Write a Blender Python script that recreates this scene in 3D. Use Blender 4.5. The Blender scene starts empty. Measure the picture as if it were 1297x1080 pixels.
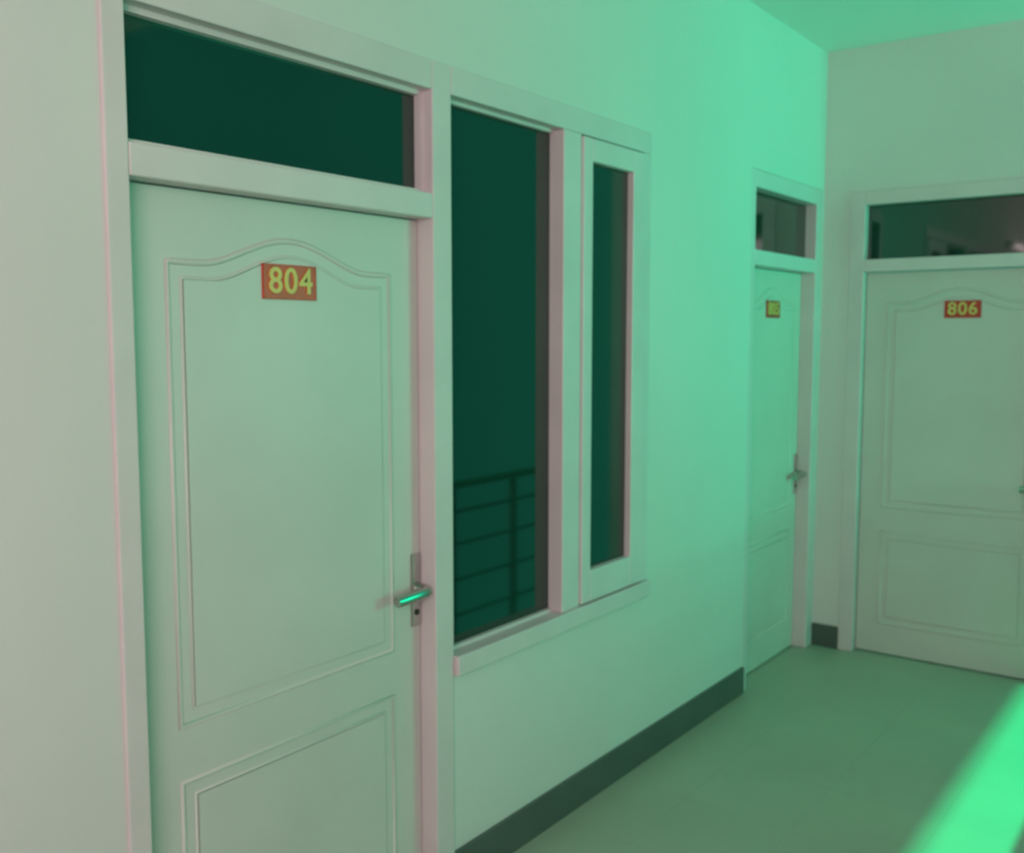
import bpy, bmesh, math
from mathutils import Vector, Matrix

sc = bpy.context.scene
sc.view_settings.view_transform = 'Standard'
D = bpy.data

# ---------------------------------------------------------------- materials
def mat(name, col, rough=0.5, var=0.06, scale=3.0, bump=0.0, bscale=60.0, metal=0.0, spec=0.5, col2=None, ior=1.5):
    m = D.materials.new(name); m.use_nodes = True
    nt = m.node_tree; b = nt.nodes['Principled BSDF']
    tc = nt.nodes.new('ShaderNodeTexCoord')
    n = nt.nodes.new('ShaderNodeTexNoise'); n.inputs['Scale'].default_value = scale
    n.inputs['Detail'].default_value = 5
    nt.links.new(tc.outputs['Object'], n.inputs['Vector'])
    r = nt.nodes.new('ShaderNodeValToRGB')
    c2 = col2 if col2 else tuple(max(0, c*(1-var*2)) for c in col)
    r.color_ramp.elements[0].position = .3; r.color_ramp.elements[1].position = .7
    r.color_ramp.elements[0].color = (*c2, 1); r.color_ramp.elements[1].color = (*col, 1)
    nt.links.new(n.outputs['Fac'], r.inputs['Fac'])
    nt.links.new(r.outputs['Color'], b.inputs['Base Color'])
    b.inputs['Roughness'].default_value = rough
    b.inputs['Metallic'].default_value = metal
    b.inputs['Specular IOR Level'].default_value = spec
    b.inputs['IOR'].default_value = ior
    if bump > 0:
        n2 = nt.nodes.new('ShaderNodeTexNoise'); n2.inputs['Scale'].default_value = bscale
        n2.inputs['Detail'].default_value = 4
        nt.links.new(tc.outputs['Object'], n2.inputs['Vector'])
        bp = nt.nodes.new('ShaderNodeBump'); bp.inputs['Strength'].default_value = bump
        bp.inputs['Distance'].default_value = .01
        nt.links.new(n2.outputs['Fac'], bp.inputs['Height'])
        nt.links.new(bp.outputs['Normal'], b.inputs['Normal'])
    return m

M_wall = mat('wall_plaster', (.71,.68,.66), .75, .03, 1.2, .12, 25)
M_ceil = mat('ceiling_paint', (.78,.80,.76), .8, .03, 1.0, .08, 30)
M_frame = mat('frame_paint', (.72,.63,.64), .42, .05, 4, .06, 14)
M_leaf = mat('door_paint', (.63,.62,.58), .42, .04, 2.5, .05, 10)
M_base = mat('baseboard_tile', (.09,.115,.10), .35, .1, 6, .05, 20)
M_metal = mat('brushed_metal', (.55,.55,.52), .3, .08, 20, metal=1.0)
M_red = mat('sign_red', (.62,.05,.025), .4, .1, 30)
M_gold = mat('sign_gold', (.76,.58,.16), .45, .06, 30)
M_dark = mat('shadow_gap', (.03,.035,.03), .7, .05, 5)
M_glass = mat('tinted_glass', (.003,.034,.023), .05, .1, 1.5, ior=1.75)
M_rail = mat('railing_steel', (.09,.10,.10), .4, .08, 12, metal=.3)
M_tube = mat('added_lamp_tube', (.9,.85,.85), .4, .02, 12)  # glowing tube of the added, unseen lamp
_b = M_tube.node_tree.nodes['Principled BSDF']
_b.inputs['Emission Color'].default_value = (1,.80,.80,1); _b.inputs['Emission Strength'].default_value = 5.0

def floor_mat():
    m = D.materials.new('floor_tiles'); m.use_nodes = True
    nt = m.node_tree; b = nt.nodes['Principled BSDF']
    tc = nt.nodes.new('ShaderNodeTexCoord')
    br = nt.nodes.new('ShaderNodeTexBrick')
    br.offset = 0; br.inputs['Scale'].default_value = 1.0
    br.inputs['Brick Width'].default_value = .4; br.inputs['Row Height'].default_value = .4
    br.inputs['Mortar Size'].default_value = .0025; br.inputs['Mortar Smooth'].default_value = .3
    br.inputs['Color1'].default_value = (.42,.48,.37,1)
    br.inputs['Color2'].default_value = (.41,.465,.365,1)
    br.inputs['Mortar'].default_value = (.37,.42,.33,1)
    nt.links.new(tc.outputs['Object'], br.inputs['Vector'])
    n = nt.nodes.new('ShaderNodeTexNoise'); n.inputs['Scale'].default_value = 2.5; n.inputs['Detail'].default_value = 6
    nt.links.new(tc.outputs['Object'], n.inputs['Vector'])
    mx = nt.nodes.new('ShaderNodeMix'); mx.data_type='RGBA'; mx.blend_type='MULTIPLY'
    mx.inputs['Factor'].default_value = .2
    nt.links.new(br.outputs['Color'], mx.inputs['A']); nt.links.new(n.outputs['Fac'], mx.inputs['B'])
    nt.links.new(mx.outputs['Result'], b.inputs['Base Color'])
    b.inputs['Roughness'].default_value = .42
    return m
M_floor = floor_mat()

# ---------------------------------------------------------------- helpers
def link(o, parent=None):
    sc.collection.objects.link(o)
    if parent: o.parent = parent
    return o

def boxes(name, lst, m, parent=None, bev=0.0):
    """lst of (x0,x1,y0,y1,z0,z1)"""
    bm = bmesh.new()
    for (x0,x1,y0,y1,z0,z1) in lst:
        g = bmesh.ops.create_cube(bm, size=1)
        for v in g['verts']:
            v.co = Vector(((x0+x1)/2+v.co.x*(x1-x0), (y0+y1)/2+v.co.y*(y1-y0), (z0+z1)/2+v.co.z*(z1-z0)))
    me = D.meshes.new(name); bm.to_mesh(me); bm.free()
    me.materials.append(m)
    o = link(D.objects.new(name, me), parent)
    if bev > 0:
        md = o.modifiers.new('bev','BEVEL'); md.width = bev; md.segments = 2; md.limit_method='ANGLE'
    return o

def tube(name, pts, r, m, parent=None, closed=False):
    cu = D.curves.new(name+'_c', 'CURVE'); cu.dimensions='3D'
    s = cu.splines.new('POLY'); s.points.add(len(pts)-1)
    for p, q in zip(s.points, pts): p.co = (*q, 1)
    s.use_cyclic_u = closed
    cu.bevel_depth = r; cu.bevel_resolution = 3; cu.use_fill_caps = True
    t = D.objects.new('tmp', cu); sc.collection.objects.link(t)
    dg = bpy.context.evaluated_depsgraph_get()
    me = D.meshes.new_from_object(t.evaluated_get(dg))
    D.objects.remove(t)
    for p in me.polygons: p.use_smooth = True
    me.materials.clear(); me.materials.append(m)
    return link(D.objects.new(name, me), parent)

def empty(name, loc, rotz):
    e = D.objects.new(name, None); e.location = loc; e.rotation_euler = (0,0,rotz)
    e.empty_display_size = .1
    return link(e)

def arch_loop(x0,x1,z0,z1,rise,y,n=40):
    pts = [(x0,y,z0),(x1,y,z0)]
    for i in range(n+1):
        t = 1 - i/n
        d = abs(t-.5)*2
        h = 0 if d > .74 else .5*(1+math.cos(math.pi*d/.74))
        pts.append((x0+(x1-x0)*t, y, z1+rise*h**.85 if rise else z1))
    if not rise: pts = [(x0,y,z0),(x1,y,z0),(x1,y,z1),(x0,y,z1)]
    return pts

def plate(name, loop, thick, inset, m, parent):
    """raised field toward -y with sloping border"""
    bm = bmesh.new()
    vs = [bm.verts.new(p) for p in loop]
    f = bm.faces.new(vs); f.normal_update()
    if f.normal.y > 0: f.normal_flip()
    bmesh.ops.inset_region(bm, faces=[f], thickness=inset, depth=0)
    for v in f.verts: v.co.y -= thick
    me = D.meshes.new(name); bm.to_mesh(me); bm.free(); me.materials.append(m)
    return link(D.objects.new(name, me), parent)

def leaf(par, x0, x1, zt, y, th=.04):
    W = x1-x0
    boxes('leaf', [(x0,x1,y,y+th,.008,zt)], M_leaf, par, .002)
    mg = .118*W/.948
    for k,(z0,z1,ri) in enumerate([(.80,1.865,.068),(.17,.665,0)]):
        # shallow mouldings: bead centre sunk below the door face
        tube('moulding_outer_%d'%(k+1), arch_loop(x0+mg,x1-mg,z0,z1,ri,y+.003), .0085, M_leaf, par, True)
        g=.036
        tube('moulding_inner_%d'%(k+1), arch_loop(x0+mg+g,x1-mg-g,z0+g,z1-g,ri*.95,y+.003), .0065, M_leaf, par, True)
        plate('panel_field_%d'%(k+1), arch_loop(x0+mg+g+.004,x1-mg-g-.004,z0+g+.004,z1-g-.004,ri*.95,y-.0004), .004, .024, M_leaf, par)

def handle(par, x, y, z=.962, L=.13):
    boxes('handle_plate', [(x-.02,x+.02,y-.006,y,z-.112,z+.105)], M_metal, par, .003)
    pts = [(x,y,z),(x,y-.03,z),(x-.004,y-.047,z),(x-.015,y-.055,z),(x-.05,y-.056,z-.001),(x-.10,y-.055,z-.003),(x-L,y-.05,z-.006)]
    tube('handle_lever', pts, .0165, M_metal, par)
    tube('handle_rose', [(x,y-.005,z),(x,y-.014,z)], .020, M_metal, par)
    tube('keyhole', [(x,y-.005,z-.07),(x,y-.009,z-.07)], .009, M_dark, par)

def sign(text, par, x, y, z=1.832):
    """number plate on the leaf face (local coordinates of the door)"""
    w,h = .086,.043
    y -= .0044
    boxes('sign_plate', [(x-w,x+w,y-.004,y,z-h,z+h)], M_red, par, .001)
    a,b = .002,.0022
    boxes('sign_border', [(x-w+a,x+w-a,y-.0052,y-.004,z+h-a-b,z+h-a),(x-w+a,x+w-a,y-.0052,y-.004,z-h+a,z-h+a+b),
                     (x-w+a,x-w+a+b,y-.0052,y-.004,z-h+a,z+h-a),(x+w-a-b,x+w-a,y-.0052,y-.004,z-h+a,z+h-a)], M_red, par)
    cu = D.curves.new('digits','FONT'); cu.body = text; cu.size = .088; cu.align_x='CENTER'; cu.align_y='CENTER'
    cu.extrude = .002; cu.offset = .0012; cu.space_character = 1.1
    t = D.objects.new('t', cu); sc.collection.objects.link(t)
    dg = bpy.context.evaluated_depsgraph_get()
    me = D.meshes.new_from_object(t.evaluated_get(dg)); D.objects.remove(t)
    me.transform(Matrix.Translation((x,y-.006,z)) @ Matrix.Rotation(math.pi/2,4,'X'))
    me.materials.clear(); me.materials.append(M_gold)
    link(D.objects.new('sign_digits', me), par)

# ---------------------------------------------------------------- dimensions
XW = -1.889
YR = 5.30
ZC = 3.18
T = .16
FT = 2.466
A0,A1,A2 = 1.145, 2.225, 3.400
B0,B1 = 4.355, 5.275
C0,C1 = -1.745, -.66
XE = -.36        # corridor edge

xw0 = XW-T
boxes('wall_left', [
    (xw0,XW,-3.0,A0,0,ZC),
    (xw0,XW,A0,A2,FT,ZC),
    (xw0,XW,A1,A2,0,.68),
    (xw0,XW,A2,B0,0,ZC),
    (xw0,XW,B0,B1,FT,ZC),
    (xw0,XW,B1,YR,0,ZC)], M_wall)
boxes('wall_right', [
    (xw0,C0,YR,YR+T,0,ZC),
    (C0,C1,YR,YR+T,FT-.02,ZC),
    (C1,-.60,YR,YR+T,0,ZC)], M_wall)
boxes('added_wall_back', [(xw0,2.6,-3.0-T,-3.0,0,ZC)], M_wall)  # unseen wall, added to keep green world light off the near end
boxes('added_wall_side', [(2.6,2.6+T,-3.0,2.9,0,ZC)], M_wall)  # also unseen, added to block world light from the side
boxes('floor', [(xw0,XE,-3.0,YR+T,-.15,0),(XE,2.6,-3.0,3.2,-.15,0)], M_floor)
boxes('ceiling', [(xw0,XE,-3.0,YR+T,ZC,ZC+.15),(XE,2.6,-3.0,2.9,ZC,ZC+.15)], M_ceil)
boxes('baseboard_left', [(XW,XW+.014,A1,B0,0,.127)], M_base, None, .002)
boxes('baseboard_right', [(XW,C0,YR-.014,YR,0,.122)], M_base, None, .002)

R90 = math.pi/2
# ---------------------------------------------------------------- door 804
d1 = empty('door_1', (XW, A0, 0), R90)
f0 = -.008; fd = .085
wi = A1-A0
jL, jR = .054, wi-.082
boxes('frame', [(0,jL,f0,fd,0,FT),(jR,wi,f0,fd,0,FT),(jL,jR,f0,fd,2.385,FT),(jL,jR,f0,fd,2.03,2.10)], M_frame, d1, .004)
boxes('transom_stop', [(jL,jR,.03,.05,2.10,2.112),(jL,jR,.03,.05,2.372,2.385),(jL,jL+.012,.03,.05,2.112,2.372),(jR-.012,jR,.03,.05,2.112,2.372)], M_frame, d1)
boxes('transom_glass', [(jL,jR,.05,.056,2.10,2.385)], M_glass, d1)
leaf(d1, jL+.003, jR-.003, 2.026, .052)
handle(d1, 2.122-A0-.002, .052)
sign('804', d1, 1.664-A0, .052)

# ---------------------------------------------------------------- window next to 804
w1 = empty('window_1', (XW, A1, 0), R90)
p0,p1 = 2.804-A1, 2.912-A1
we = A2-A1
ro = we-.050
boxes('frame', [(0.001,we,f0,fd,2.385,FT),(0.001,we,f0-.018,fd,.68,.742),(p0,p1,f0,fd,.742,2.385),(ro,we,f0,fd,.742,2.385)], M_frame, w1, .004)
boxes('glass', [(0.001,p0,.050,.056,.742,2.385)], M_glass, w1)
boxes('glass_stop', [(0.001,p0,.035,.05,.742,.752),(0.001,p0,.035,.05,2.375,2.385)], M_frame, w1)
c0,c1 = p1+.004, ro-.004
g0,g1 = 2.975-A1, 3.255-A1
cf=-.016
boxes('casement_sash', [(c0,g0,cf,.03,.748,2.379),(g1,c1,cf,.03,.748,2.379),(g0,g1,cf,.03,.748,.862),(g0,g1,cf,.03,2.300,2.379)], M_frame, w1, .004)
boxes('casement_glass', [(g0,g1,.010,.016,.862,2.300)], M_glass, w1)
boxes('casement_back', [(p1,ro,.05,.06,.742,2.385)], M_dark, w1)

# ---------------------------------------------------------------- door 805
d2 = empty('door_2', (XW, B0, 0), R90)
wb = B1-B0
boxes('frame', [(0,.055,.0,fd+.02,0,FT),(wb-.075,wb,.0,fd+.02,0,FT),(.055,wb-.075,.0,fd+.02,2.385,FT),(.055,wb-.075,.0,fd+.02,2.03,2.10)], M_frame, d2, .004)
boxes('transom_glass', [(.055,wb-.075,.06,.066,2.10,2.385)], M_glass, d2)
leaf(d2, .058, wb-.078, 2.026, .075)
handle(d2, wb-.078-.025, .075)
sign('805', d2, (.058+wb-.078)/2, .075)

# ---------------------------------------------------------------- door 806
d3 = empty('door_3', (C0, YR, 0), 0)
wc = C1-C0
F3 = FT-.02
boxes('frame', [(0,.078,f0,fd,0,F3),(wc-.06,wc,f0,fd,0,F3),(.078,wc-.06,f0,fd,2.375,F3),(.078,wc-.06,f0,fd,2.03,2.095)], M_frame, d3, .004)
boxes('transom_glass', [(.078,wc-.06,.05,.056,2.095,2.375)], M_glass, d3)
leaf(d3, .081, wc-.063, 2.026, .045)
handle(d3, wc-.063-.03, .045)
sign('806', d3, -1.187-C0, .045)

# ---------------------------------------------------------------- balcony railing
XRl = -.415; Y0r = 3.50
rl = empty('balcony_railing', (XRl, Y0r, 0), 0)
L = YR-Y0r
tube('top_rail', [(0,0,.89),(0,L,.89)], .022, M_rail, rl)
for i,z in enumerate((.16,.36,.56,.74)):
    tube('rail_%d'%(i+1), [(0,0,z),(0,L,z)], .010, M_rail, rl)
for i,y in enumerate((.0,.58,1.14,L-.03)):
    boxes('post_%d'%(i+1), [(-.016,.016,y-.016,y+.016,0,.88)], M_rail, rl, .003)

# ---------------------------------------------------------------- added batten lamp out of view, put in for its reflection in a transom
wl = empty('added_reflection_lamp', (XW, .0, 2.50), R90)
boxes('housing', [(-.66,.66,-.035,0,.0,.06)], M_frame, wl, .004)
boxes('end_caps', [(-.66,-.635,-.075,-.035,.01,.05),(.635,.66,-.075,-.035,.01,.05)], M_frame, wl, .003)
tube('tube', [(-.635,-.055,.03),(.635,-.055,.03)], .016, M_tube, wl)

# ---------------------------------------------------------------- lights
def area(name, loc, tgt, sx, sy, e, col, spread=180):
    l = D.lights.new(name,'AREA'); l.shape='RECTANGLE'; l.size=sx; l.size_y=sy; l.energy=e; l.color=col
    l.spread = math.radians(spread)
    o = link(D.objects.new(name,l)); o.location = loc
    o.rotation_euler = (Vector(tgt)-Vector(loc)).to_track_quat('-Z','Y').to_euler()
    return o
area('daylight_lamp', (.7,-1.5,2.1), (-1.5,2.6,1.3), 1.6, 1.6, 73, (1,.80,.83))
area('green_roof_light', (2.4,4.9,1.7), (-1.9,4.4,2.7), 1.4, 1.2, 38, (.0,1,.52), 105)
sl = D.lights.new('sun_through_green_roof','SUN'); sl.energy=5.2; sl.color=(.0,1,.40); sl.angle=math.radians(2.2)
so = link(D.objects.new('sun_through_green_roof', sl)); so.location=(1,4,6)
so.rotation_euler = Vector((-.142,0,-1)).to_track_quat('-Z','Y').to_euler()

w = D.worlds.new('world'); sc.world = w; w.use_nodes = True
bg = w.node_tree.nodes['Background']; bg.inputs[0].default_value=(.05,.54,.35,1); bg.inputs[1].default_value=.60

# ---------------------------------------------------------------- camera
cam = D.cameras.new('camera'); cam.sensor_width=36; cam.lens=36*1258/1297; cam.clip_start=.05
cam.dof.use_dof = True; cam.dof.focus_distance = 1.1; cam.dof.aperture_fstop = 7.5
co = link(D.objects.new('camera', cam)); co.location=(0,0,1.7)
co.rotation_euler=(math.radians(90-5.22),0,math.radians(36.8))
sc.camera = co
